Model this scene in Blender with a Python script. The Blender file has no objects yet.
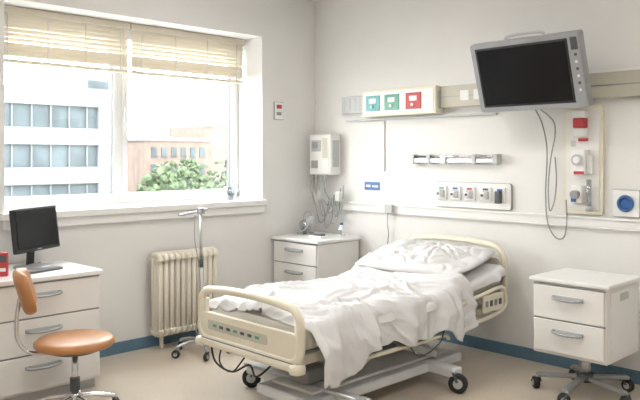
import bpy, bmesh, math, random
from mathutils import Vector, Matrix, noise
random.seed(4)
D = bpy.data
scene = bpy.context.scene
try:
    scene.view_settings.view_transform = 'Standard'
except Exception:
    pass

# ------------------------------------------------------------ materials
def mat(name, col, rough=0.5, metal=0.0, var=0.03, scale=8.0, bump=0.0, bscale=60.0, spec=0.5, emit=None, estr=0.0, coat=0.0, trans=0.0):
    m = D.materials.new(name); m.use_nodes = True
    nt = m.node_tree; b = nt.nodes['Principled BSDF']
    b.inputs['Roughness'].default_value = rough
    b.inputs['Metallic'].default_value = metal
    if 'Specular IOR Level' in b.inputs: b.inputs['Specular IOR Level'].default_value = spec
    if coat: b.inputs['Coat Weight'].default_value = coat
    if trans: b.inputs['Transmission Weight'].default_value = trans
    tc = nt.nodes.new('ShaderNodeTexCoord')
    n = nt.nodes.new('ShaderNodeTexNoise'); n.inputs['Scale'].default_value = scale; n.inputs['Detail'].default_value = 5
    nt.links.new(tc.outputs['Object'], n.inputs['Vector'])
    r = nt.nodes.new('ShaderNodeValToRGB')
    c0 = [max(0, c*(1-var)) for c in col]; c1 = [min(1, c*(1+var)) for c in col]
    r.color_ramp.elements[0].position = 0.35; r.color_ramp.elements[1].position = 0.65
    r.color_ramp.elements[0].color = (*c0, 1); r.color_ramp.elements[1].color = (*c1, 1)
    nt.links.new(n.outputs['Fac'], r.inputs['Fac'])
    nt.links.new(r.outputs['Color'], b.inputs['Base Color'])
    if bump:
        n2 = nt.nodes.new('ShaderNodeTexNoise'); n2.inputs['Scale'].default_value = bscale; n2.inputs['Detail'].default_value = 4
        nt.links.new(tc.outputs['Object'], n2.inputs['Vector'])
        bp = nt.nodes.new('ShaderNodeBump'); bp.inputs['Strength'].default_value = bump; bp.inputs['Distance'].default_value = 0.01
        nt.links.new(n2.outputs['Fac'], bp.inputs['Height']); nt.links.new(bp.outputs['Normal'], b.inputs['Normal'])
    if emit:
        b.inputs['Emission Color'].default_value = (*emit, 1); b.inputs['Emission Strength'].default_value = estr
    return m

M = {}
M['wall'] = mat('painted_wall', (0.765, 0.75, 0.728), 0.7, var=0.012, scale=3, bump=0.06, bscale=120)
M['ceil'] = mat('ceiling_paint', (0.85, 0.85, 0.84), 0.8, var=0.01)
M['white'] = mat('white_laminate', (0.79, 0.775, 0.75), 0.35, var=0.01)
M['white2'] = mat('white_plastic', (0.82, 0.815, 0.80), 0.4, var=0.01)
M['frame'] = mat('window_frame_pvc', (0.78, 0.78, 0.78), 0.35, var=0.01)
M['trim'] = mat('trim_white', (0.80, 0.79, 0.77), 0.45, var=0.01)
M['blue'] = mat('blue_baseboard', (0.11, 0.20, 0.28), 0.4, var=0.06)
M['beige'] = mat('beige_plastic', (0.77, 0.72, 0.59), 0.38, var=0.02)
M['trunk'] = mat('trunking_beige', (0.54, 0.52, 0.43), 0.45, var=0.02)
M['grey'] = mat('light_grey', (0.48, 0.49, 0.49), 0.4, var=0.02)
M['base'] = mat('bed_base_grey', (0.68, 0.69, 0.70), 0.4, var=0.02)
M['dgrey'] = mat('dark_grey', (0.08, 0.085, 0.09), 0.45)
M['black'] = mat('black_rubber', (0.015, 0.016, 0.018), 0.5)
M['screen'] = mat('screen_glass', (0.005, 0.0055, 0.007), 0.22, var=0.0, spec=0.3)
M['silver'] = mat('tv_silver', (0.36, 0.37, 0.39), 0.35, metal=0.3)
M['chrome'] = mat('chrome', (0.68, 0.68, 0.69), 0.18, metal=1.0, var=0.01)
M['steel'] = mat('brushed_steel', (0.52, 0.53, 0.55), 0.32, metal=0.9)
M['linen'] = mat('white_linen', (0.74, 0.735, 0.735), 0.9, var=0.01, bump=0.15, bscale=260)
M['linen2'] = mat('duvet_cotton', (0.70, 0.695, 0.70), 0.9, var=0.015, bump=0.2, bscale=200)
M['matt'] = mat('mattress_fabric', (0.66, 0.63, 0.56), 0.85)
M['rad'] = mat('radiator_enamel', (0.76, 0.71, 0.60), 0.35, var=0.02)
M['tan'] = mat('tan_leather', (0.44, 0.20, 0.075), 0.36, var=0.10, scale=5, bump=0.1, bscale=150)
M['red'] = mat('red_plastic', (0.50, 0.045, 0.05), 0.4)
M['green'] = mat('teal_green_plastic', (0.10, 0.33, 0.25), 0.4)
M['teal'] = mat('teal_plastic', (0.08, 0.33, 0.34), 0.4)
M['bluep'] = mat('blue_plastic', (0.04, 0.13, 0.36), 0.35)
M['brick'] = mat('brick_facade', (0.11, 0.079, 0.063), 0.9, var=0.15, scale=2)
M['concrete'] = mat('pale_concrete', (0.105, 0.11, 0.113), 0.9, var=.06, scale=1)
M['bglass'] = mat('building_glass', (0.050, 0.063, 0.069), 0.5, var=.25, scale=.8, spec=0.1)
M['leaf'] = mat('tree_leaves', (0.055, 0.076, 0.042), 0.95, var=0.5, scale=3, spec=0.1)
M['bark'] = mat('tree_bark', (0.06, 0.05, 0.04), 0.9)
M['ground'] = mat('outside_ground', (0.11, 0.11, 0.105), 0.95)
M['fill_panel'] = mat('fill_emitter', (0.9, 0.9, 0.9), 0.5, emit=(1.0, 0.97, 0.93), estr=9.8)  # glow of the added ceiling fill panels
M['slot'] = mat('handle_grey', (0.33, 0.34, 0.35), 0.35, metal=0.4)
M['cable'] = mat('grey_cable', (0.30, 0.30, 0.30), 0.5)
M['wcable'] = mat('white_cable', (0.58, 0.58, 0.57), 0.5)

# floor: speckled vinyl
m = mat('vinyl_floor', (0.64, 0.555, 0.45), 0.28, var=0.05, scale=1.6)
nt = m.node_tree; b = nt.nodes['Principled BSDF']
rampo = b.inputs['Base Color'].links[0].from_node
tc = [n for n in nt.nodes if n.type == 'TEX_COORD'][0]
v = nt.nodes.new('ShaderNodeTexNoise'); v.inputs['Scale'].default_value = 90; v.inputs['Detail'].default_value = 3
nt.links.new(tc.outputs['Object'], v.inputs['Vector'])
mx = nt.nodes.new('ShaderNodeMix'); mx.data_type = 'RGBA'; mx.blend_type = 'MULTIPLY'
rp = nt.nodes.new('ShaderNodeValToRGB'); rp.color_ramp.elements[0].position = .3; rp.color_ramp.elements[1].position = .7
rp.color_ramp.elements[0].color = (.86, .86, .87, 1); rp.color_ramp.elements[1].color = (1, 1, 1, 1)
nt.links.new(v.outputs['Fac'], rp.inputs['Fac'])
mx.inputs[0].default_value = 1
nt.links.new(rampo.outputs['Color'], mx.inputs[6]); nt.links.new(rp.outputs['Color'], mx.inputs[7])
nt.links.new(mx.outputs[2], b.inputs['Base Color'])
M['floor'] = m

# blind: translucent slats
m = D.materials.new('blind_slat'); m.use_nodes = True; nt = m.node_tree; nt.nodes.clear()
o = nt.nodes.new('ShaderNodeOutputMaterial'); df = nt.nodes.new('ShaderNodeBsdfDiffuse'); tl = nt.nodes.new('ShaderNodeBsdfTranslucent')
ms = nt.nodes.new('ShaderNodeMixShader'); ms.inputs[0].default_value = 0.16
nz = nt.nodes.new('ShaderNodeTexNoise'); nz.inputs['Scale'].default_value = 12
r = nt.nodes.new('ShaderNodeValToRGB'); r.color_ramp.elements[0].color = (.72, .66, .55, 1); r.color_ramp.elements[1].color = (.80, .74, .63, 1)
nt.links.new(nz.outputs['Fac'], r.inputs['Fac'])
nt.links.new(r.outputs['Color'], df.inputs['Color']); nt.links.new(r.outputs['Color'], tl.inputs['Color'])
nt.links.new(df.outputs[0], ms.inputs[1]); nt.links.new(tl.outputs[0], ms.inputs[2]); nt.links.new(ms.outputs[0], o.inputs[0])
M['blind'] = m
def thin_glass(name, fac, col):
    m = D.materials.new(name); m.use_nodes = True; nt = m.node_tree; nt.nodes.clear()
    o = nt.nodes.new('ShaderNodeOutputMaterial'); t = nt.nodes.new('ShaderNodeBsdfTransparent'); g = nt.nodes.new('ShaderNodeBsdfGlossy')
    t.inputs['Color'].default_value = col; g.inputs['Roughness'].default_value = 0.03
    ms = nt.nodes.new('ShaderNodeMixShader'); ms.inputs[0].default_value = fac
    nt.links.new(t.outputs[0], ms.inputs[1]); nt.links.new(g.outputs[0], ms.inputs[2]); nt.links.new(ms.outputs[0], o.inputs[0])
    return m
M['glass'] = thin_glass('window_glass', 0.06, (0.96, 0.98, 0.98, 1))
M['clear'] = thin_glass('clear_plastic', 0.25, (0.70, 0.74, 0.76, 1))

# ------------------------------------------------------------ helpers
def group(name, loc=(0, 0, 0), rot=(0, 0, 0), world=False):
    e = D.objects.new(name, None); scene.collection.objects.link(e)
    e.empty_display_size = 0.1
    e.location = loc; e.rotation_euler = rot
    e['world'] = world
    return e
def gm(g):
    return Matrix.LocRotScale(g.location, g.rotation_euler, None)
def mk(name, verts, faces, m, g=None, smooth=False, xf=None):
    me = D.meshes.new(name); me.from_pydata([tuple(v) for v in verts], [], faces); me.update()
    if xf is not None: me.transform(xf)
    bm = bmesh.new(); bm.from_mesh(me); bmesh.ops.recalc_face_normals(bm, faces=bm.faces); bm.to_mesh(me); bm.free()
    ob = D.objects.new(name, me); scene.collection.objects.link(ob)
    me.materials.append(m)
    if smooth:
        for p in me.polygons: p.use_smooth = True
    if g is not None:
        ob.parent = g
        if g['world']: ob.matrix_parent_inverse = gm(g).inverted()
    return ob
def bmk(name, bm, m, g=None, smooth=False, xf=None):
    vs = [v.co.copy() for v in bm.verts]; bm.verts.index_update()
    fs = [[v.index for v in f.verts] for f in bm.faces]; bm.free()
    return mk(name, vs, fs, m, g, smooth, xf)
def box(name, g, x0, x1, y0, y1, z0, z1, m, bev=0.0, seg=2, xf=None):
    bm = bmesh.new(); bmesh.ops.create_cube(bm, size=1)
    for v in bm.verts:
        v.co = Vector(((x0+x1)/2+v.co.x*(x1-x0), (y0+y1)/2+v.co.y*(y1-y0), (z0+z1)/2+v.co.z*(z1-z0)))
    if bev > 0:
        bmesh.ops.bevel(bm, geom=bm.edges[:], offset=min(bev, .49*min(abs(x1-x0), abs(y1-y0), abs(z1-z0))), segments=seg, affect='EDGES', profile=.5)
    return bmk(name, bm, m, g, False, xf)
def boxes(name, g, lst, m):
    vs = []; fs = []
    for (x0, x1, y0, y1, z0, z1) in lst:
        k = len(vs)
        vs += [(x0, y0, z0), (x1, y0, z0), (x1, y1, z0), (x0, y1, z0), (x0, y0, z1), (x1, y0, z1), (x1, y1, z1), (x0, y1, z1)]
        fs += [[k+i for i in f] for f in ((0, 3, 2, 1), (4, 5, 6, 7), (0, 1, 5, 4), (1, 2, 6, 5), (2, 3, 7, 6), (3, 0, 4, 7))]
    return mk(name, vs, fs, m, g)
def beam(name, g, p0, p1, w, h, m, bev=0.004):
    p0 = Vector(p0); p1 = Vector(p1); d = p1-p0; L = d.length
    q = d.to_track_quat('Y', 'Z').to_matrix().to_4x4()
    xf = Matrix.Translation((p0+p1)/2) @ q
    return box(name, g, -w/2, w/2, -L/2, L/2, -h/2, h/2, m, bev, 2, xf)
def cyl(name, g, p0, p1, r, m, r2=None, n=20, smooth=True):
    p0 = Vector(p0); p1 = Vector(p1); r2 = r if r2 is None else r2
    q = (p1-p0).to_track_quat('Z', 'Y').to_matrix()
    vs = []; fs = []
    for (p, rr) in ((p0, r), (p1, r2)):
        for i in range(n):
            a = 2*math.pi*i/n; vs.append(p+q @ Vector((math.cos(a)*rr, math.sin(a)*rr, 0)))
    for i in range(n): fs.append([i, (i+1) % n, n+(i+1) % n, n+i])
    fs.append(list(range(n))[::-1]); fs.append(list(range(n, 2*n)))
    ob = mk(name, vs, fs, m, g)
    if smooth:
        for p in ob.data.polygons:
            if len(p.vertices) == 4: p.use_smooth = True
    return ob
def lathe(name, g, prof, m, loc=(0, 0, 0), n=32, axis=None):
    vs = []; fs = []; q = Matrix.Identity(3)
    if axis is not None: q = Vector(axis).to_track_quat('Z', 'Y').to_matrix()
    loc = Vector(loc)
    for (r, z) in prof:
        for i in range(n):
            a = 2*math.pi*i/n; vs.append(loc+q @ Vector((math.cos(a)*r, math.sin(a)*r, z)))
    for j in range(len(prof)-1):
        for i in range(n):
            fs.append([j*n+i, j*n+(i+1) % n, (j+1)*n+(i+1) % n, (j+1)*n+i])
    fs.append(list(range(n))[::-1]); k = (len(prof)-1)*n; fs.append(list(range(k, k+n)))
    return mk(name, vs, fs, m, g, True)
def catmull(pts, k=8, cyc=False):
    P = [Vector(p) for p in pts]; n = len(P); out = []
    R = range(n if cyc else n-1)
    for i in R:
        if cyc: a, b_, c, d = P[(i-1) % n], P[i], P[(i+1) % n], P[(i+2) % n]
        else: a, b_, c, d = P[max(i-1, 0)], P[i], P[i+1], P[min(i+2, n-1)]
        for j in range(k):
            t = j/k
            out.append(.5*((2*b_)+(-a+c)*t+(2*a-5*b_+4*c-d)*t*t+(-a+3*b_-3*c+d)*t**3))
    if not cyc: out.append(P[-1])
    return out
def tube(name, g, pts, r, m, k=8, cyc=False, n=10, raw=False, sy=1.0):
    P = [Vector(p) for p in pts] if raw else catmull(pts, k, cyc)
    N = len(P); vs = []; fs = []; up = None
    for i in range(N):
        t = (P[(i+1) % N]-P[i-1]) if cyc else (P[min(i+1, N-1)]-P[max(i-1, 0)])
        t.normalize()
        if up is None:
            up = Vector((0, 0, 1)) if abs(t.z) < .9 else Vector((0, 1, 0))
        up = up-t*up.dot(t)
        if up.length < 1e-5: up = t.orthogonal()
        up.normalize(); s = t.cross(up)
        for j in range(n):
            a = 2*math.pi*j/n; vs.append(P[i]+(up*math.cos(a)+s*math.sin(a)*sy)*r)
    for i in range(N if cyc else N-1):
        i2 = (i+1) % N
        for j in range(n): fs.append([i*n+j, i*n+(j+1) % n, i2*n+(j+1) % n, i2*n+j])
    if not cyc:
        fs.append(list(range(n))[::-1]); fs.append(list(range((N-1)*n, N*n)))
    return mk(name, vs, fs, m, g, True)
def rrect(cx, cz, hw, hh, r, k=6):
    out = []
    for (sx, sz, a0) in ((1, 1, 0), (-1, 1, 90), (-1, -1, 180), (1, -1, 270)):
        for i in range(k+1):
            a = math.radians(a0+90*i/k)
            out.append((cx+sx*(hw-r)+r*math.cos(a), cz+sz*(hh-r)+r*math.sin(a)))
    return out
def plate(name, g, outline, y0, y1, m, xf=None):
    n = len(outline)
    vs = [(x, y0, z) for x, z in outline]+[(x, y1, z) for x, z in outline]
    fs = [list(range(n)), list(range(n, 2*n))[::-1]]+[[i, (i+1) % n, n+(i+1) % n, n+i] for i in range(n)]
    return mk(name, vs, fs, m, g, False, xf)
def caster(name, g, x, y, r, ztop, m=None, ang=0.0, w=0.03):
    m = m or M['black']; dx, dy = math.cos(ang), math.sin(ang)
    ax = Vector((-dy, dx, 0)); c = Vector((x, y, r))
    prof = [(r*.55, -w/2), (r*.9, -w/2), (r, -w/3), (r, w/3), (r*.9, w/2), (r*.55, w/2)]
    lathe(name+'_wheel', g, prof, m, c, 20, ax)
    cyl(name+'_hub', g, c-ax*(w*.6), c+ax*(w*.6), r*.5, M['grey'], n=14)
    off = Vector((dx, dy, 0))*r*.45
    beam(name+'_fork', g, c+Vector((0, 0, r*.2))+ax*(w*.75), Vector((x, y, 0))+off+Vector((0, 0, r*2.15))+ax*(w*.3), r*.5, .005, M['dgrey'], 0)
    beam(name+'_fork_b', g, c+Vector((0, 0, r*.2))-ax*(w*.75), Vector((x, y, 0))+off+Vector((0, 0, r*2.15))-ax*(w*.3), r*.5, .005, M['dgrey'], 0)
    cyl(name+'_stem', g, (x+off.x, y+off.y, r*2.0), (x+off.x, y+off.y, ztop), r*.28, M['steel'], n=12)
def crease(v, w=.10):
    return math.exp(-(noise.noise(v)/w)**2)
def cushion(name, g, a, b_, h, m, xf, p=2.5, rnd=0.4, wr=0.0, bend=0.0, N=40, seed=0, flat=1.0):
    vs = []; fs = []
    for s in (1, -1):
        for i in range(N+1):
            for j in range(N+1):
                u = -1+2*i/N; v_ = -1+2*j/N
                x = a*u*math.sqrt(1-rnd*v_*v_); y = b_*v_*math.sqrt(1-rnd*u*u)
                e = max(0, (1-abs(u)**p)*(1-abs(v_)**p))**.5
                z = s*h*e*(1 if s > 0 else flat)
                if wr and s > 0:
                    q = Vector((x*4+seed, y*4, seed)); z += wr*e*(.9*noise.noise(q)-.4*crease(Vector((q.x*.8+q.y*.8, q.y*1.4-q.x*.5, 2)), .09)-.28*crease(Vector((q.x*1.8-q.y, q.y*1.2+q.x, 5)), .1)-.15*crease(Vector((q.x*3+q.y, q.y*2-q.x, 8)), .12))
                z += bend*(v_*v_)
                vs.append(Vector((x, y, z)))
    o = (N+1)**2
    for s in (0, 1):
        for i in range(N):
            for j in range(N):
                q = [s*o+i*(N+1)+j, s*o+(i+1)*(N+1)+j, s*o+(i+1)*(N+1)+j+1, s*o+i*(N+1)+j+1]
                fs.append(q if s == 0 else q[::-1])
    ob = mk(name, vs, fs, m, g, True, xf)
    bm = bmesh.new(); bm.from_mesh(ob.data); bmesh.ops.remove_doubles(bm, verts=bm.verts, dist=1e-5)
    bmesh.ops.recalc_face_normals(bm, faces=bm.faces); bm.to_mesh(ob.data); bm.free()
    for p_ in ob.data.polygons: p_.use_smooth = True
    return ob

# ------------------------------------------------------------ room
H = 2.9; RX = 5.6; RY = -5.7
WY0, WY1, WZ0, WZ1 = -2.84, -0.641, 1.08, 2.50
boxes('floor', None, [(-0.40, RX+.2, RY-.2, .2, -.12, 0)], M['floor'])
boxes('ceiling', None, [(-0.40, RX+.2, RY-.2, .2, H, H+.12)], M['ceil'])
boxes('wall_back', None, [(-.40, RX+.2, 0, .2, 0, H)], M['wall'])
boxes('wall_right', None, [(RX, RX+.2, RY, 0, 0, H)], M['wall'])
boxes('wall_front', None, [(-.40, RX+.2, RY-.2, RY, 0, H)], M['wall'])
boxes('wall_left', None, [(-.40, 0, RY, 0, 0, WZ0-.09), (-.40, 0, RY, 0, WZ1, H), (-.40, 0, RY, WY0, WZ0-.09, WZ1), (-.40, 0, WY1, 0, WZ0-.09, WZ1)], M['wall'])
boxes('baseboard_back', None, [(0.012, RX, -.012, 0, 0, .085)], M['blue'])
boxes('baseboard_left', None, [(0, .012, RY, 0, 0, .085)], M['blue'])
boxes('baseboard_right', None, [(RX-.012, RX, RY, -.012, 0, .085)], M['blue'])
g = group('trim_1', (1.9, -.01, 1.0), world=True)
box('rail_board', g, .36, RX-.01, -.022, 0, .985, 1.045, M['trim'], .004)
box('rail_lip', g, .36, RX-.01, -.034, 0, 1.036, 1.052, M['trim'], .003)
box('rail_lower_lip', g, .36, RX-.01, -.028, 0, .975, .985, M['trim'], .002)

# window
g = group('window_1', (-.37, -1.74, 1.08), world=True)
X0, X1 = -.40, -.34
box('frame_bottom', g, X0, X1, WY0, WY1, WZ0, WZ0+.04, M['frame'], .004)
box('frame_top', g, X0, X1, WY0, WY1, WZ1-.07, WZ1, M['frame'], .004)
box('frame_side_a', g, X0, X1, WY0, WY0+.06, WZ0+.04, WZ1-.07, M['frame'], .004)
box('frame_side_b', g, X0, X1, WY1-.045, WY1, WZ0+.04, WZ1-.07, M['frame'], .004)
box('mullion', g, X0, X1, -1.84, -1.80, WZ0+.04, WZ1-.07, M['frame'], .004)
def sash(nm, ya, yb):
    za, zb = WZ0+.04, WZ1-.07; w = .042
    box(nm+'_l', g, X0+.01, X1+.012, ya, ya+w, za, zb, M['frame'], .005)
    box(nm+'_r', g, X0+.01, X1+.012, yb-w, yb, za, zb, M['frame'], .005)
    box(nm+'_b', g, X0+.01, X1+.012, ya+w, yb-w, za, za+.038, M['frame'], .005)
    box(nm+'_t', g, X0+.01, X1+.012, ya+w, yb-w, zb-.045, zb, M['frame'], .005)
    box(nm+'_glass', g, -.375, -.369, ya+w, yb-w, za+.038, zb-.045, M['glass'])
    box(nm+'_gasket', g, X0+.015, X1+.002, ya+w, ya+w+.006, za+.038, zb-.045, M['grey'])
    box(nm+'_gasket_b', g, X0+.015, X1+.002, yb-w-.007, yb-w, za+.038, zb-.045, M['dgrey'])
    box(nm+'_gasket_c', g, X0+.015, X1+.002, ya+w, yb-w, za+.038, za+.044, M['grey'])
sash('sash_a', WY0+.06, -1.84); sash('sash_b', -1.80, WY1-.045)
box('sash_handle', g, X1+.012, X1+.03, -1.79, -1.77, 1.72, 1.84, M['frame'], .004)
g = group('trim_2', (0, -1.74, 1.03), world=True)
box('window_sill_board', g, -.34, .05, WY0-.03, WY1+.02, WZ0-.05, WZ0, M['trim'], .008)
box('window_sill_apron', g, 0.0, .03, WY0-.01, WY1+.005, WZ0-.11, WZ0-.05, M['trim'], .004)

# blinds
def blind(ya, yb):
    g = group('window_blind', (-.24, (ya+yb)/2, 2.48), world=True)
    box('headrail', g, -.27, -.21, ya, yb, 2.445, 2.495, M['blind'], .004)
    vs = []; fs = []
    z = 2.432
    while z > 2.15:
        up = z > 2.25
        a = math.radians(52 if up else 64); w = .0175 if up else .015
        c, s = math.cos(a)*w, math.sin(a)*w
        k = len(vs)
        vs += [(-.24-c, ya+.01, z-s), (-.24+c, ya+.01, z+s), (-.24+c, yb-.01, z+s), (-.24-c, yb-.01, z-s)]
        vs += [(q[0]+.001, q[1], q[2]-.0015) for q in vs[k:k+4]]
        fs += [[k, k+1, k+2, k+3], [k+7, k+6, k+5, k+4], [k, k+4, k+5, k+1], [k+1, k+5, k+6, k+2], [k+2, k+6, k+7, k+3], [k+3, k+7, k+4, k]]
        z -= .033 if up else .022
    mk('slats', vs, fs, M['blind'], g)
    box('bottom_rail', g, -.26, -.22, ya+.01, yb-.01, 2.105, 2.13, M['blind'], .004)
    for t in (.08, .36, .64, .92):
        y = ya+(yb-ya)*t
        cyl('ladder_cord', g, (-.216, y, 2.12), (-.216, y, 2.46), .003, M['wcable'], n=6)
    cyl('pull_cord', g, (-.205, yb-.06, 1.75 if yb < -1 else 1.95), (-.205, yb-.06, 2.45), .002, M['wcable'], n=6)
    cyl('pull_tassel', g, (-.205, yb-.06, 1.71 if yb < -1 else 1.91), (-.205, yb-.06, 1.76 if yb < -1 else 1.96), .007, M['wcable'], .004, n=10)
blind(WY0+.02, -1.80); blind(-1.785, WY1-.02)

# ------------------------------------------------------------ outside
boxes('outside_ground', None, [(-160, -4, -80, 150, -9.2, -9)], M['ground'])
g = group('office_building', (-30, 4, -9), world=True)
boxes('core', g, [(-38, -26.2, -14, 11.8, -9, 4.3)], M['bglass'])
boxes('floor_bands', g, [(-38.2, -26, -14.2, 12, 4.5-i*1.75-.75, 4.5-i*1.75) for i in range(7)], M['concrete'])
boxes('mullions', g, [(-26.19, -26.1, y*.85-14, y*.85-13.95, -9, 4.3) for y in range(31)], M['concrete'])
boxes('corner_pier', g, [(-38.1, -26.02, 11.2, 12, -9, 4.4)], M['concrete'])
g = group('brick_building', (-37, 22, -9), world=True)
boxes('volume', g, [(-42, -36, 19.5, 24.5, -9, 2.5), (-41, -36.5, 24.5, 28, -9, 3.6), (-43, -37, 28, 34, -9, 1.9)], M['brick'])
boxes('windows', g, [(-36.02, -35.95, 20+i*.75, 20.4+i*.75, z, z+.7) for i in range(6) for z in (-3.5, -2.2, -.9, .3, 1.4)], M['bglass'])
boxes('roof_edge', g, [(-42.1, -35.9, 19.4, 24.6, 2.5, 2.75), (-41.1, -36.4, 24.5, 28.1, 3.6, 3.8)], M['concrete'])
g = group('tower_building', (-52, 26, -9), world=True)
boxes('tower', g, [(-56, -50, 22.4, 25.3, -9, 8.3)], M['concrete'])
boxes('tower_windows', g, [(-50.02, -49.95, 22.6, 25.1, z*1.1-5, z*1.1-4.4) for z in range(12)], M['bglass'])
def tree(x, y, top, rad):
    g = group('tree', (x, y, -9), world=True)
    cyl('trunk', g, (x, y, -9), (x, y, top-rad), .2, M['bark'], .1, n=8)
    bm = bmesh.new()
    for i in range(260):
        d = Vector((random.gauss(0, 1), random.gauss(0, 1), random.gauss(0, 1))).normalized()*rad*random.uniform(.2, .95)
        mt = Matrix.Translation((x+d.x, y+d.y, top-rad+d.z*1.0)) @ Matrix.Rotation(random.random()*6, 4, 'X') @ Matrix.Scale(rad*random.uniform(.05, .13), 4)
        bmesh.ops.create_icosphere(bm, subdivisions=1, radius=1, matrix=mt)
    for v in bm.verts: v.co += Vector((random.uniform(-1, 1), random.uniform(-1, 1), random.uniform(-1, 1)))*rad*.04
    bmk('crown', bm, M['leaf'], g, False)
tree(-21.0, 11.6, 1.35, 1.5); tree(-20, 12.9, .5, 1.2); tree(-24, 16.8, .7, 1.6); tree(-30, 22.5, 1.9, 1.8); tree(-23, 8.6, -.6, 1.4); tree(-22, 14.9, -.2, 1.2); tree(-29, 18.0, 1.6, 1.6)

# ------------------------------------------------------------ back wall equipment
g = group('wall_vent_strip', (.52, -.02, 1.9), world=True)
box('strip', g, .38, .695, -.035, -.001, 1.83, 1.985, M['grey'], .005)
for i in range(4): box('groove', g, .42+i*.06, .426+i*.06, -.037, -.034, 1.85, 1.965, M['slot'])
g = group('lower_cable_rail', (1.2, -.02, 1.77), world=True)
box('rail', g, .42, 1.95, -.028, -.001, 1.762, 1.78, M['grey'], .003)
g = group('headwall_trunking', (3.2, -.02, 1.9), world=True)
box('trunk_body', g, 1.475, 5.0, -.06, -.001, 1.835, 2.01, M['trunk'], .006)
box('trunk_line', g, 1.475, 5.0, -.064, -.058, 1.915, 1.920, M['slot'])
box('trunk_cap', g, 1.475, 5.0, -.066, -.001, 2.0, 2.014, M['white2'], .003)
box('socket_a', g, 1.66, 1.74, -.066, -.06, 1.88, 1.96, M['white2'], .004)
box('socket_b', g, 1.78, 1.84, -.066, -.06, 1.88, 1.96, M['white2'], .004)

g = group('gas_outlet_box', (1.08, -.05, 1.79), world=True)
box('housing', g, .70, 1.47, -.115, -.001, 1.79, 2.01, M['beige'], .008)
box('face', g, .72, 1.45, -.120, -.113, 1.81, 1.99, M['white2'], .004)
for i, (x, mm) in enumerate(((.75, 'teal'), (.955, 'green'), (1.18, 'red'))):
    box('label_%d' % i, g, x, x+.155, -.127, -.118, 1.835, 1.965, M[mm], .004)
    box('label_window_%d' % i, g, x+.04, x+.115, -.131, -.126, 1.90, 1.94, M['white2'], .002)
    cyl('outlet_%d' % i, g, (x+.075, -.128, 1.87), (x+.075, -.142, 1.87), .012, M['white2'])
box('side_sockets', g, 1.468, 1.474, -.09, -.03, 1.83, 1.97, M['grey'], .001)

g = group('wall_access_panel', (.76, -.005, 1.55), world=True)
box('panel', g, .64, .86, -.014, -.001, 1.33, 1.755, M['wall'], .003)
g = group('wall_label', (.72, -.005, 1.2), world=True)
box('plate', g, .63, .80, -.008, -.001, 1.165, 1.235, M['bluep'], .002)
box('stripe', g, .65, .70, -.010, -.007, 1.19, 1.21, M['white2'])
box('stripe_b', g, .72, .785, -.010, -.007, 1.19, 1.205, M['white2'])

g = group('equipment_rail', (1.6, -.05, 1.43), world=True)
box('rail_bar', g, 1.20, 1.98, -.062, -.045, 1.405, 1.44, M['steel'], .004)
cyl('rail_tube', g, (1.21, -.055, 1.455), (1.96, -.055, 1.455), .009, M['chrome'])
for x in (1.20, 1.36, 1.78, 1.965):
    box('bracket', g, x-.018, x+.018, -.07, -.001, 1.395, 1.47, M['grey'], .004)
box('clamp', g, 1.48, 1.53, -.075, -.04, 1.395, 1.455, M['white2'], .005)

g = group('medical_gas_panel', (1.72, -.02, 1.16), world=True)
plate('back_plate', g, rrect(1.735, 1.158, .335, .095, .02), -.022, -.001, M['white2'])
plate('back_plate_edge', g, rrect(1.735, 1.158, .339, .099, .022), -.016, -.001, M['slot'])
for i, x in enumerate((1.47, 1.60, 1.73, 1.87, 1.99)):
    box('socket_%d' % i, g, x-.046, x+.046, -.040, -.020, 1.115, 1.225, M['white2'], .006)
    if i < 4:
        box('socket_inset_%d' % i, g, x-.03, x+.03, -.043, -.038, 1.135, 1.195, M['grey'], .002)
        box('socket_plug_%d' % i, g, x-.020, x+.020, -.085, -.040, 1.14, 1.19, M['white2'], .006)
        cyl('plug_pin_%d' % i, g, (x, -.085, 1.165), (x, -.092, 1.165), .010, M['dgrey'])
    box('tag_%d' % i, g, x-.022, x+.022, -.043, -.038, 1.200, 1.215, M[['green', 'bluep', 'red', 'dgrey', 'bluep'][i]], .001)
box('hanging_connector', g, 1.97, 2.01, -.08, -.04, 1.11, 1.20, M['dgrey'], .005)

g = group('service_panel', (2.62, -.02, 1.4), world=True)
plate('back_plate', g, rrect(2.617, 1.43, .138, .362, .02), -.03, -.001, M['beige'])
plate('inner_plate', g, rrect(2.617, 1.43, .115, .335, .015), -.036, -.028, M['white'])
box('red_box', g, 2.575, 2.655, -.09, -.03, 1.645, 1.71, M['red'], .006)
box('white_cap', g, 2.57, 2.66, -.085, -.03, 1.71, 1.76, M['white2'], .006)
box('white_holder', g, 2.57, 2.66, -.075, -.03, 1.585, 1.64, M['white2'], .006)
box('small_red', g, 2.60, 2.66, -.06, -.03, 1.555, 1.575, M['red'], .002)
box('valve_body', g, 2.565, 2.665, -.10, -.03, 1.33, 1.50, M['white2'], .01)
cyl('valve_dial', g, (2.615, -.10, 1.43), (2.615, -.115, 1.43), .038, M['grey'])
cyl('valve_needle', g, (2.615, -.115, 1.43), (2.615, -.119, 1.43), .024, M['white2'])
box('red_tag', g, 2.59, 2.66, -.104, -.099, 1.335, 1.355, M['red'])
box('side_clip', g, 2.665, 2.70, -.07, -.03, 1.34, 1.46, M['white2'], .004)
box('regulator', g, 2.56, 2.64, -.09, -.03, 1.14, 1.26, M['white2'], .01)
cyl('regulator_knob', g, (2.60, -.09, 1.2), (2.60, -.125, 1.2), .028, M['cable'])
cyl('flow_tube', g, (2.68, -.07, 1.12), (2.68, -.07, 1.30), .016, M['clear'])
cyl('flow_base', g, (2.68, -.07, 1.09), (2.68, -.07, 1.13), .022, M['grey'])
box('regulator_label', g, 2.565, 2.60, -.094, -.089, 1.15, 1.18, M['bluep'])
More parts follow.
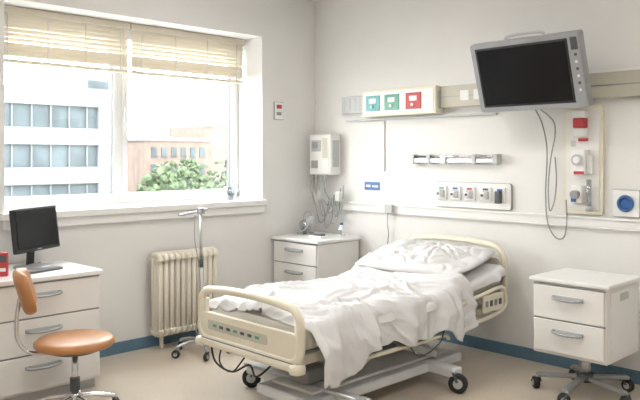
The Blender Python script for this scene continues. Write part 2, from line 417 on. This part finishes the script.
box('yellow_label', g, 2.54, 2.57, -.04, -.035, 1.52, 1.56, M['trunk'])

g = group('power_socket', (2.9, -.01, 1.15), world=True)
plate('plate', g, rrect(2.90, 1.15, .085, .085, .01), -.018, -.001, M['white2'])
plate('plate_edge', g, rrect(2.90, 1.15, .089, .089, .012), -.010, -.001, M['slot'])
lathe('blue_ring', g, [(.052, 0), (.055, .01), (.05, .02), (.036, .02), (.036, .006)], M['bluep'], (2.90, -.016, 1.15), 28, (0, -1, 0))
cyl('hole', g, (2.90, -.017, 1.15), (2.90, -.027, 1.15), .03, M['bluep'])

g = group('wall_socket', (.97, -.01, 1.01), world=True)
box('body', g, .90, .98, -.06, -.036, .985, 1.05, M['grey'], .004)
tube('cord', g, [(.93, -.045, .99), (.925, -.05, .9), (.93, -.04, .8), (.915, -.04, .7)], .004, M['cable'])

# TV
g = group('wall_television', (2.405, -.36, 2.0), (math.radians(17.6), 0, math.radians(-1)))
W, Hh = .395, .24
plate('case', g, rrect(0, 0, W, Hh, .018), -.03, .03, M['silver'])
plate('bezel', g, rrect(0, 0, W-.004, Hh-.004, .016), -.036, -.029, M['silver'])
box('inner_bezel', g, -.357, .317, -.039, -.034, -.205, .207, M['black'], .003)
box('screen', g, -.342, .302, -.041, -.037, -.190, .192, M['screen'], .001)
box('back_hump', g, -.28, .28, .03, .075, -.17, .17, M['dgrey'], .015)
for i in range(6): cyl('button_%d' % i, g, (.36, -.036, .10-i*.045), (.36, -.042, .10-i*.045), .009, M['white2'] if i % 2 else M['dgrey'], n=14)
box('speaker_strip', g, .335, .38, -.038, -.035, .13, .21, M['dgrey'], .001)
tube('top_handle', g, [(-.14, .02, .235), (-.13, .02, .258), (-.05, .02, .264), (.06, .02, .264), (.13, .02, .258), (.14, .02, .235)], .009, M['grey'])
box('bracket_plate', g, -.1, .1, .075, .09, -.1, .1, M['steel'], .003)
g2 = group('television_wall_bracket', (2.405, -.1, 2.1), world=True)
box('wall_plate', g2, 2.325, 2.485, -.085, -.067, 1.95, 2.2, M['white2'], .004)
beam('arm', g2, (2.405, -.08, 2.08), (2.405, -.27, 2.04), .05, .04, M['steel'])
g = group('television_cable', (2.4, -.05, 1.3), world=True)
tube('cord_a', g, [(2.37, -.22, 1.78), (2.37, -.12, 1.68), (2.37, -.05, 1.5), (2.36, -.05, 1.2), (2.375, -.05, 1.0), (2.43, -.05, .90), (2.49, -.05, .90), (2.52, -.06, 1.0), (2.52, -.07, 1.16)], .005, M['cable'])
tube('cord_b', g, [(2.40, -.22, 1.78), (2.44, -.1, 1.70), (2.44, -.07, 1.6), (2.40, -.05, 1.45), (2.38, -.05, 1.25), (2.39, -.05, 1.08), (2.43, -.06, 1.15), (2.45, -.07, 1.3), (2.44, -.07, 1.45)], .0045, M['cable'])

# wall-mounted pump near corner
g = group('infusion_pump', (.21, -.08, 1.47), world=True)
box('housing', g, .08, .35, -.15, -.012, 1.29, 1.655, M['white2'], .012)
box('face', g, .095, .335, -.156, -.148, 1.31, 1.64, M['white'], .004)
box('display', g, .12, .24, -.160, -.154, 1.50, 1.60, M['grey'], .002)
box('display_dark', g, .13, .20, -.162, -.159, 1.53, 1.585, M['slot'], .001)
box('orange_label', g, .26, .32, -.160, -.154, 1.44, 1.62, M['trunk'], .002)
box('port', g, .12, .2, -.165, -.154, 1.35, 1.42, M['slot'], .004)
box('side_vent', g, .349, .353, -.12, -.04, 1.36, 1.6, M['grey'], .001)
for i, (dx, zz) in enumerate(((.12, .86), (.16, .92), (.19, .82), (.23, .95), (.27, .86), (.31, .92))):
    tube('tube_%d' % i, g, [(dx, -.14, 1.30), (dx+.03*math.sin(i*2), -.16, 1.15), (dx+.05, -.15+.015*i, 1.0), (dx+.08, -.13, zz), (dx+.13, -.10, zz+.07), (dx+.12, -.06, 1.05+.03*i)], .0055, M['cable'] if i % 2 == 0 else M['slot'])
box('clip', g, .20, .25, -.17, -.13, 1.06, 1.15, M['grey'], .004)
box('clip_b', g, .36, .41, -.10, -.05, 1.06, 1.14, M['white2'], .004)

g = group('wall_switch', (0, -.456, 1.86), world=True)
box('plate', g, .001, .014, -.505, -.407, 1.785, 1.935, M['white2'], .004)
box('plate_edge', g, .001, .009, -.51, -.402, 1.78, 1.94, M['slot'], .002)
box('red_button', g, .013, .02, -.485, -.427, 1.88, 1.915, M['red'], .003)
box('text', g, .013, .017, -.485, -.43, 1.82, 1.85, M['cable'], .001)

# ------------------------------------------------------------ cabinets
def handle(g, x, z, y, w=.14):
    tube('handle', g, [(x-w/2, y+.002, z+.008), (x-w/2+.008, y-.02, z), (x, y-.026, z-.006), (x+w/2-.008, y-.02, z), (x+w/2, y+.002, z+.008)], .0075, M['slot'], k=6, sy=1.4)
    box('handle_back', g, x-w/2-.008, x+w/2+.008, y-.003, y+.001, z-.008, z+.016, M['grey'], .001)
def drawers(g, x0, x1, yf, zs, m):
    for i in range(len(zs)-1):
        box('drawer_%d' % i, g, x0+.012, x1-.012, yf-.016, yf+.01, zs[i]+.005, zs[i+1]-.005, m, .004)
        box('shadow_gap_%d' % i, g, x0+.008, x1-.008, yf-.006, yf+.005, zs[i+1]-.006, zs[i+1]+.004, M['cable'])
        handle(g, (x0+x1)/2, (zs[i]+zs[i+1])/2+.03*(zs[i+1]-zs[i])/.2, yf-.016, min(.2, (x1-x0)*.38))

g = group('bedside_cabinet', (.31, -.28, 0))
box('body', g, -.278, .278, -.25, .245, .05, .725, M['white'], .006)
box('plinth', g, -.25, .25, -.21, .22, 0, .05, M['grey'])
box('top', g, -.295, .295, -.275, .26, .728, .757, M['white2'], .008)
drawers(g, -.278, .278, -.25, [.07, .33, .54, .72], M['white'])
g = group('medicine_bottle', (.50, -.16, .757))
lathe('bottle', g, [(.022, 0), (.025, .004), (.025, .075), (.012, .09), (.012, .105)], M['white2'])
cyl('cap', g, (0, 0, .104), (0, 0, .122), .015, M['bluep'])
box('bottle_label', g, -.018, .018, -.026, -.02, .02, .06, M['cable'])
g = group('medical_tray', (.43, -.37, .757))
box('tray_base', g, -.07, .07, -.04, .04, 0, .006, M['white2'], .002)
for i, (x0, x1, y0, y1) in enumerate(((-.07, .07, -.042, -.036), (-.07, .07, .036, .042), (-.072, -.066, -.04, .04), (.066, .072, -.04, .04))): box('rim_%d' % i, g, x0, x1, y0, y1, 0, .022, M['white2'])
box('swab', g, -.05, .02, -.02, .01, .006, .03, M['dgrey'], .003)
box('swab_b', g, .03, .06, -.02, .02, .006, .036, M['dgrey'], .003)
g = group('oxygen_mask', (.13, -.25, .757))
cushion('mask', g, .06, .045, .05, M['clear'], Matrix.Translation((0, 0, .075)) @ Matrix.Rotation(1.0, 4, 'Y'), N=16)
cushion('mask_b', g, .04, .05, .035, M['grey'], Matrix.Translation((.05, .02, .12)) @ Matrix.Rotation(.8, 4, 'X'), N=16)
cyl('nozzle', g, (0, 0, 0), (0, 0, .06), .02, M['clear'])
tube('hose', g, [(0, 0, .05), (-.05, .03, .16), (0, .05, .2), (.06, .02, .15), (.05, -.03, .06), (-.02, -.06, .015), (-.07, -.02, .01), (-.04, .05, .012), (.05, .06, .01)], .007, M['grey'], n=8)

g = group('rolling_drawer_cabinet', (2.825, -.435, 0))
box('body', g, -.235, .225, -.20, .25, .26, .69, M['white'], .006)
box('top', g, -.255, .245, -.222, .262, .693, .72, M['white2'], .008)
drawers(g, -.235, .225, -.20, [.275, .475, .68], M['white'])
box('side_panel', g, .224, .229, -.16, .22, .29, .67, M['white2'], .002)
box('side_label', g, .228, .231, -.03, .08, .61, .65, M['grey'])
cyl('column', g, (0, 0, .10), (0, 0, .262), .035, M['steel'])
cyl('mount', g, (0, 0, .245), (0, 0, .262), .11, M['dgrey'])
cyl('hub', g, (0, 0, .085), (0, 0, .135), .05, M['dgrey'])
for i in range(5):
    a = math.radians(200+72*i); r_ = .29
    beam('leg_%d' % i, g, (0, 0, .11), (math.cos(a)*r_, math.sin(a)*r_, .088), .04, .025, M['slot'], .006)
    caster('castor_%d' % i, g, math.cos(a)*r_, math.sin(a)*r_, .038, .09, ang=a+2.0, w=.036)

# ------------------------------------------------------------ radiator
g = group('radiator', (.1, -1.51, 0), world=True)
n = 11; y0, y1 = -1.765, -1.265; st = (y1-y0)/(n-1)
for i in range(n):
    y = y0+i*st
    for xx in (.08, .12, .16):
        tube('column_%d' % i, g, [(xx, y, .15), (xx, y, .69)], .0205, M['rad'], raw=True, n=12)
    tube('head_%d' % i, g, [(.06, y, .67), (.07, y, .70), (.12, y, .712), (.165, y, .70), (.178, y, .67)], .0235, M['rad'], k=4, n=10)
    tube('foot_%d' % i, g, [(.06, y, .16), (.07, y, .13), (.12, y, .12), (.165, y, .13), (.178, y, .16)], .0235, M['rad'], k=4, n=10)
    box('fin_%d' % i, g, .062, .178, y-.016, y+.016, .13, .70, M['rad'], .003)
cyl('manifold_top', g, (.12, y0-.02, .66), (.12, y1+.02, .66), .022, M['rad'])
cyl('manifold_bottom', g, (.12, y0-.02, .16), (.12, y1+.02, .16), .022, M['rad'])
for y in (y0+.06, y1-.06): box('leg', g, .07, .10, y-.01, y+.01, 0, .12, M['rad'], .003)
tube('pipe', g, [(.12, y1+.02, .16), (.12, y1+.07, .16), (.08, y1+.08, .12), (.04, y1+.08, .0)], .011, M['rad'])
cyl('valve', g, (.12, y1+.04, .15), (.12, y1+.04, .22), .016, M['white2'])
for y in (y0+.1, y1-.1): box('wall_bracket', g, .001, .07, y-.01, y+.01, .60, .63, M['rad'])

# ------------------------------------------------------------ drip stand
g = group('iv_drip_stand', (.43, -1.585, 0))
cyl('pole_lower', g, (0, 0, .10), (0, 0, .68), .014, M['steel'])
cyl('pole_upper', g, (0, 0, .66), (0, 0, 1.05), .010, M['steel'])
cyl('lock_collar', g, (0, 0, .64), (0, 0, .70), .02, M['dgrey'])
lathe('hub', g, [(.03, .07), (.04, .08), (.04, .11), (.02, .14)], M['steel'])
for i in range(5):
    a = math.radians(48+72*i)
    tube('leg_%d' % i, g, [(0, 0, .10), (math.cos(a)*.1, math.sin(a)*.1, .10), (math.cos(a)*.20, math.sin(a)*.20, .078)], .011, M['steel'])
    caster('castor_%d' % i, g, math.cos(a)*.205, math.sin(a)*.205, .03, .078, ang=a+2.4, w=.022)
ax = Vector((.7, .71, 0))
tube('hook_arm', g, [ax*.05+Vector((0, 0, 1.065)), Vector((0, 0, 1.05)), ax*-.09+Vector((0, 0, 1.035)), ax*-.15+Vector((0, 0, 1.02)), ax*-.165+Vector((0, 0, 1.035))], .008, M['steel'])
tube('hook_b', g, [(0, 0, 1.05), (.05, -.05, 1.05), (.08, -.08, 1.07), (.08, -.08, 1.09)], .006, M['steel'])
box('clamp_head', g, -.022, .022, -.022, .022, 1.03, 1.075, M['slot'], .006)
tube('iv_line', g, [(-.03, -.03, 1.02), (-.02, -.04, .85), (.03, -.03, .6), (.025, -.03, .35), (-.02, -.03, .2), (.02, -.04, .14)], .0035, M['cable'])

# ------------------------------------------------------------ desk (front faces +X)
g = group('desk', (.012, -3.235, 0), (0, 0, math.radians(90)))
box('top', g, -.765, .765, -.63, 0, .712, .742, M['white2'], .006)
box('pedestal', g, .02, .755, -.60, -.002, .06, .71, M['white'], .004)
box('pedestal_plinth', g, .04, .735, -.57, -.02, 0, .06, M['grey'])
drawers(g, .02, .755, -.60, [.07, .285, .50, .705], M['white'])
box('side_panel', g, -.755, -.725, -.60, -.002, 0, .71, M['white'], .003)
box('modesty_panel', g, -.725, .02, -.04, -.02, .3, .71, M['white'])

g = group('computer_monitor', (.25, -2.735, .742), (0, 0, math.radians(121)))
tl_ = Matrix.Translation((0, 0, .245)) @ Matrix.Rotation(math.radians(-7), 4, 'X')
plate('case', g, rrect(0, 0, .215, .138, .008), -.012, .02, M['black'], xf=tl_)
plate('back', g, rrect(0, 0, .16, .10, .02), .02, .045, M['dgrey'], xf=tl_)
box('screen', g, -.202, .202, -.0145, -.0115, -.115, .127, M['screen'], .0005, xf=tl_)
box('badge', g, -.02, .02, -.0145, -.0115, -.130, -.123, M['silver'], xf=tl_)
beam('neck', g, (0, .045, .01), (0, .03, .24), .06, .02, M['black'])
lathe('foot', g, [(.12, 0), (.12, .008), (.05, .016), (.02, .02)], M['silver'], (0, .02, 0))
tube('cord', g, [(.02, .05, .16), (.04, .09, .08), (.08, .1, .012), (.13, .06, .008)], .004, M['black'])
g = group('keyboard', (.44, -2.80, .742), (0, 0, math.radians(105)))
box('case', g, -.15, .15, -.045, .045, 0, .012, M['dgrey'], .004)
boxes('keys', g, [(-.14+i*.019, -.14+i*.019+.016, -.038+j*.020, -.038+j*.020+.016, .011, .016) for i in range(15) for j in range(4)], M['cable'])
g = group('medicine_box', (.45, -3.035, .742), (0, 0, math.radians(60)))
box('carton', g, -.045, .045, -.02, .02, 0, .14, M['red'], .002)
box('label', g, -.04, .04, -.0215, -.0195, .085, .125, M['dgrey'])
box('label_b', g, -.035, .035, -.0215, -.0195, .03, .05, M['white2'])

# ------------------------------------------------------------ office chair
g = group('swivel_chair', (1.0, -2.83, 0), (0, 0, math.radians(67)))
lathe('seat_pad', g, [(.01, .388), (.17, .388), (.205, .396), (.218, .41), (.216, .427), (.20, .44), (.15, .447), (.01, .449)], M['tan'], n=48)
lathe('seat_pan', g, [(.02, .365), (.13, .368), (.17, .389)], M['dgrey'])
cyl('gas_column', g, (0, 0, .12), (0, 0, .37), .018, M['chrome'])
cyl('column_sleeve', g, (0, 0, .10), (0, 0, .22), .027, M['dgrey'])
lathe('hub', g, [(.04, .07), (.045, .09), (.04, .13), (.028, .145)], M['chrome'])
for i in range(5):
    a = math.radians(10+72*i)
    tube('leg_%d' % i, g, [(0, 0, .115), (math.cos(a)*.12, math.sin(a)*.12, .105), (math.cos(a)*.225, math.sin(a)*.225, .078)], .014, M['chrome'], sy=1.4)
    caster('castor_%d' % i, g, math.cos(a)*.23, math.sin(a)*.23, .029, .078, ang=a+1.7, w=.03)
tube('back_bar', g, [(.05, 0, .372), (-.12, 0, .37), (-.24, 0, .385), (-.295, 0, .46), (-.30, 0, .56), (-.285, 0, .68)], .011, M['chrome'], sy=1.5)
tube('lever', g, [(0, 0, .36), (.05, .12, .355), (.06, .19, .35)], .006, M['dgrey'])
xf = Matrix.Translation((-.27, 0, .715)) @ Matrix.Rotation(math.radians(74), 4, 'Y')
cushion('backrest', g, .13, .175, .028, M['tan'], xf, p=5, rnd=.38, bend=.045, N=28)

# ------------------------------------------------------------ hospital bed
g = group('hospital_bed', (1.66, -1.12, 0), world=True)
bx0, bx1, cx = 1.22, 2.10, 1.66
yf, yh = -2.13, -.15
def lift(y):
    t = max(0, y+1.0); return .165*t*t/(t+.12) if t > 0 else 0
def loop(nm, y, z0, z1, r, tr, bow=.03):
    pts = [(x, y, z) for (x, z) in rrect(cx, (z0+z1)/2, (bx1-bx0)/2, (z1-z0)/2, r, 8)]
    P = []
    zc = (z0+z1)/2
    def up(x, z):
        return z+(bow*(1-((x-cx)/((bx1-bx0)/2))**2) if z > zc else 0)
    for i in range(len(pts)):
        a = Vector(pts[i]); b2 = Vector(pts[(i+1) % len(pts)]); L = (b2-a).length
        k = max(1, int(L/.04))
        for j in range(k):
            q = a.lerp(b2, j/k); q.z = up(q.x, q.z); P.append(q)
    tube(nm, g, P, tr, M['beige'], raw=True, cyc=True, n=14)
loop('footboard_loop', yf, .375, .648, .075, .024)
plate('footboard_panel', g, rrect(cx, .44, .42, .085, .03), yf-.016, yf+.016, M['beige'])
plate('footboard_decal', g, rrect(cx-.08, .458, .27, .028, .01), yf-.019, yf-.015, M['trunk'])
for i in range(7): box('decal_mark_%d' % i, g, 1.36+i*.065, 1.395+i*.065, yf-.021, yf-.018, .45, .466, M['dgrey'] if i % 3 else M['green'])
box('footboard_bumper', g, bx0+.01, bx1-.01, yf-.03, yf+.03, .325, .375, M['beige'], .02, 3)
box('footboard_seam', g, bx0+.03, bx1-.03, yf-.026, yf+.02, .372, .378, M['slot'])
for x in (bx0+.02, bx1-.02):
    lathe('corner_bumper', g, [(.02, 0), (.042, .008), (.045, .03), (.042, .05), (.02, .058)], M['beige'], (x, yf-.005, .318), 20)
    cyl('foot_post', g, (x, yf+.01, .33), (x, yf+.01, .60), .026, M['beige'])
loop('headboard_loop', yh, .46, .80, .10, .022, .035)
plate('headboard_panel', g, rrect(cx, .60, .42, .13, .05), yh-.014, yh+.014, M['beige'])
for x in (bx0+.03, bx1-.03): cyl('head_post', g, (x, yh-.005, .36), (x, yh-.005, .56), .022, M['steel'])
for x in (bx0+.06, bx1-.06):
    box('side_beam', g, x-.02, x+.02, yf+.03, yh-.02, .35, .405, M['beige'], .006)
for y in (-2.0, -1.55, -1.1, -.65, -.25): box('cross_beam', g, bx0+.06, bx1-.06, y-.02, y+.02, .36, .40, M['base'], .004)
box('deck', g, bx0+.04, bx1-.04, -2.07, -1.0, .405, .425, M['slot'], .004)
def loft(nm, y0, y1, N, prof, m, sm=True):
    vs = []; fs = []; n = len(prof(y0))
    for i in range(N+1):
        y = y0+(y1-y0)*i/N
        vs += [(x, y, z) for x, z in prof(y)]
    for i in range(N):
        for j in range(n): fs.append([i*n+j, i*n+(j+1) % n, (i+1)*n+(j+1) % n, (i+1)*n+j])
    fs.append(list(range(n))[::-1]); fs.append(list(range(N*n, N*n+n)))
    return mk(nm, vs, fs, m, g, sm)
loft('head_deck', -1.0, -.2, 16, lambda y: rrect(cx, .415+lift(y), .40, .010, .004, 2), M['slot'], False)
loft('mattress', -2.07, -.19, 40, lambda y: rrect(cx, .49+lift(y), .43, .06, .03, 5), M['matt'])
beam('head_strut', g, (cx, -.95, .36), (cx, -.45, .43), .03, .03, M['steel'])
def cloth(nm, y0, y1, off, emR, emL, wr, m, seed, th=.006, NX=150, NY=240, heap=0):
    Wd = .437; rr = .03; vs = []; fs = []
    for i in range(NY+1):
        t = i/NY; y = y0+(y1-y0)*t
        for j in range(NX+1):
            s = -1+2*j/NX; sg = 1 if s > 0 else -1; a = abs(s)
            em = emR(y) if sg > 0 else emL(y)
            split = .62
            k = 0
            if a < split: x = Wd*a/split; z = 0; e = 0
            else:
                e = (a-split)/(1-split)*em
                al = min(e/rr, math.pi/2)
                x = Wd+rr*math.sin(al); z = -rr*(1-math.cos(al))
                if e > rr*math.pi/2: z -= e-rr*math.pi/2
                k = min(1, e/.12)
                ph = 2.2*noise.noise(Vector((y*3, seed, 0)))
                f = math.sin(y*17+seed+ph+e*3)+.55*math.sin(y*39+seed*2+ph*2)
                x += .022*k*(f+.6)+.022*k
            u, v = sg*(x if a < split else Wd+e), y
            q = Vector((u*2.2+seed, v*2.2, 0))
            wq = Vector((noise.noise(q*.9), noise.noise(q*.9+Vector((5, 5, 5))), 0))*.9
            q2 = q+wq
            A = Vector((q2.x*.45+q2.y*.35, q2.y*1.3-q2.x*1.2, seed))
            B = Vector((q2.x*.55-q2.y*.25, q2.y*1.9+q2.x*.8, seed+9))
            w = wr*(.55+.75*noise.noise(q*1.2)+.50*crease(A, .11)+.40*crease(B*1.2, .09)+.24*crease(A*2.3, .11)+.18*crease(B*2.9, .11)+.10*noise.noise(q2*9))
            if heap:
                w += heap*math.exp(-((y+1.45+.25*s)/.33)**2-((s-.15)/.45)**2)*(.7+.5*noise.noise(q2*2.0))
                w += heap*.7*math.exp(-((y-y1+.05)/.06)**2)
            zt = .55+lift(y)+off+z+w*(1 if a < split else max(.0, 1-k*1.0))
            if a >= split: x += w*.8*k
            if t < .02: zt -= .04*(1-t/.02)
            yy = y+.05*noise.noise(Vector((sg*x*3.5, seed, 0)))*(max(0, t-.85)/.15)
            vs.append(Vector((cx+sg*x, yy, zt)))
    for i in range(NY):
        for j in range(NX):
            k = i*(NX+1)+j; fs.append([k, k+1, k+NX+2, k+NX+1])
    ob = mk(nm, vs, fs, m, g, True)
    md = ob.modifiers.new('thick', 'SOLIDIFY'); md.thickness = th; md.offset = 0
    return ob
cloth('bed_sheet', -2.06, -.20, .006, lambda y: .07, lambda y: .07, .012, M['linen'], 1.3)
def hemR(y): return .215+.13*math.exp(-((y+.80)/.12)**2)+.11*math.exp(-((y+1.93)/.16)**2)+.025*math.sin(y*9)+.012*math.sin(y*27)
cloth('duvet', -2.075, -.66, .014, hemR, lambda y: .2+.03*math.sin(y*8), .038, M['linen2'], 4.1, th=.008, heap=.030)
rot = Matrix.Rotation(math.radians(10), 4, 'X') @ Matrix.Rotation(math.radians(4), 4, 'Z')
cushion('pillow', g, .46, .30, .09, M['linen'], Matrix.Translation((cx-.03, -.475, .715)) @ rot, p=2.6, rnd=.14, wr=.06, N=100, seed=3, flat=.6)
tube('side_rail_loop', g, [(2.155, -.78, .37), (2.155, -.80, .45), (2.155, -.74, .50), (2.155, -.5, .53), (2.155, -.30, .55), (2.155, -.24, .50), (2.155, -.26, .40), (2.155, -.5, .36)], .014, M['beige'], cyc=True)
box('side_rail_panel', g, 2.145, 2.165, -.52, -.27, .40, .52, M['beige'], .008)
for i in range(4): box('rail_button_%d' % i, g, 2.164, 2.169, -.50+i*.055, -.47+i*.055, .44, .48, M['dgrey'] if i % 2 else M['cable'], .001)
for y in (-.7, -.35): beam('rail_hinge', g, (2.05, y, .38), (2.155, y, .40), .03, .02, M['steel'])
tube('lower_side_rail', g, [(2.15, -1.95, .30), (2.15, -1.85, .33), (2.15, -1.2, .33), (2.15, -.95, .33), (2.15, -.9, .30)], .013, M['beige'])
for y in (-1.8, -1.35, -1.0): beam('rail_stay', g, (2.05, y, .365), (2.15, y, .33), .025, .02, M['steel'])
# undercarriage
box('base_cover', g, 1.60, 2.06, -2.02, -.62, .085, .145, M['base'], .015, 3)
box('base_rim', g, 1.66, 2.0, -1.95, -.7, .145, .165, M['white'], .008)
box('cross_foot', g, 1.28, 2.26, -1.84, -1.75, .09, .15, M['base'], .012)
box('cross_head', g, 1.28, 2.26, -1.00, -.91, .09, .15, M['base'], .012)
for i, (x, y) in enumerate(((1.29, -1.80), (2.27, -1.80), (1.29, -.95), (2.27, -.97))):
    caster('castor_%d' % i, g, x, y, .06, .135, ang=.6+i, w=.035)
for x in (1.70, 1.96):
    beam('lift_arm', g, (x, -1.75, .17), (x, -1.15, .36), .04, .05, M['base'])
    beam('lift_arm_b', g, (x+.05, -.85, .17), (x+.05, -1.40, .36), .04, .05, M['grey'])
cyl('actuator', g, (1.83, -1.75, .19), (1.83, -1.25, .33), .03, M['dgrey'])
cyl('actuator_rod', g, (1.83, -1.3, .315), (1.83, -1.05, .375), .016, M['chrome'])
box('motor', g, 1.76, 1.90, -1.9, -1.7, .165, .25, M['cable'], .015)
box('control_box', g, 1.98, 2.05, -1.5, -1.2, .27, .345, M['dgrey'], .01)
cyl('brake_pedal_bar', g, (1.3, -1.86, .16), (2.24, -1.86, .16), .012, M['steel'])
tube('foot_cable', g, [(1.3, -2.12, .34), (1.36, -2.13, .24), (1.48, -2.1, .20), (1.58, -2.05, .25), (1.68, -2.08, .21), (1.75, -2.0, .3), (1.7, -1.9, .36)], .006, M['black'])
tube('foot_cable_b', g, [(1.28, -2.0, .36), (1.25, -2.02, .2), (1.32, -1.98, .14), (1.42, -1.95, .25), (1.5, -1.9, .36)], .005, M['black'])
tube('side_cable', g, [(2.20, -1.35, .34), (2.21, -1.33, .31), (2.18, -1.28, .28), (2.16, -1.15, .25), (2.17, -1.02, .30), (2.17, -.98, .36), (2.13, -.9, .36)], .005, M['dgrey'])

g = group('drinking_glass', (-.06, -.95, 1.08))
lathe('glass', g, [(.035, 0), (.042, .004), (.05, .12), (.046, .12), (.038, .01), (.005, .008)], M['clear'])
lathe('glass_content', g, [(.034, .012), (.038, .06)], M['grey'])
for i in range(6): cyl('stick_%d' % i, g, (.008*math.cos(i*2), .008*math.sin(i*2), .06), (.036*math.cos(i*1.6), .036*math.sin(i*1.6), .175), .0035, M['slot'], n=6)
g = group('sill_bottle', (-.14, -.80, 1.08))
lathe('bottle', g, [(.022, 0), (.026, .004), (.026, .07), (.011, .088), (.011, .10)], M['clear'])
cyl('cap', g, (0, 0, .10), (0, 0, .118), .014, M['grey'])

# ------------------------------------------------------------ lights
def fill_panel(x, y):  # unseen glowing ceiling panel, added as fill to brighten the room
    g = group('ceiling_fill_panel', (x, y, H))
    box('housing', g, -.62, .62, -.32, .32, -.05, 0, M['white2'], .005)
    box('fill_face', g, -.59, .59, -.29, .29, -.056, -.049, M['fill_panel'])
fill_panel(1.6, -1.7); fill_panel(3.9, -1.7); fill_panel(1.6, -4.1); fill_panel(3.9, -4.1)

w = D.worlds.new('overcast_sky'); scene.world = w; w.use_nodes = True
nt = w.node_tree; bg = nt.nodes['Background']
tc = nt.nodes.new('ShaderNodeTexCoord'); sp = nt.nodes.new('ShaderNodeSeparateXYZ'); rp = nt.nodes.new('ShaderNodeValToRGB')
rp.color_ramp.elements[0].position = .0; rp.color_ramp.elements[0].color = (1, .98, .945, 1)
rp.color_ramp.elements[1].position = .8; rp.color_ramp.elements[1].color = (.93, .95, 1, 1)
nt.links.new(tc.outputs['Generated'], sp.inputs[0]); nt.links.new(sp.outputs['Z'], rp.inputs['Fac']); nt.links.new(rp.outputs['Color'], bg.inputs['Color'])
bg.inputs['Strength'].default_value = 18.0

# ------------------------------------------------------------ camera
cam = D.cameras.new('camera'); co = D.objects.new('camera', cam); scene.collection.objects.link(co)
co.location = (4.813, -4.647, 1.45)
co.rotation_euler = (math.radians(90), 0, math.radians(45.6))
cam.sensor_width = 36; cam.lens = 36*715/640
cam.shift_y = -43/640
cam.clip_start = .05; cam.clip_end = 500
cam.dof.use_dof = True; cam.dof.focus_distance = 5.0; cam.dof.aperture_fstop = 5.6
scene.camera = co
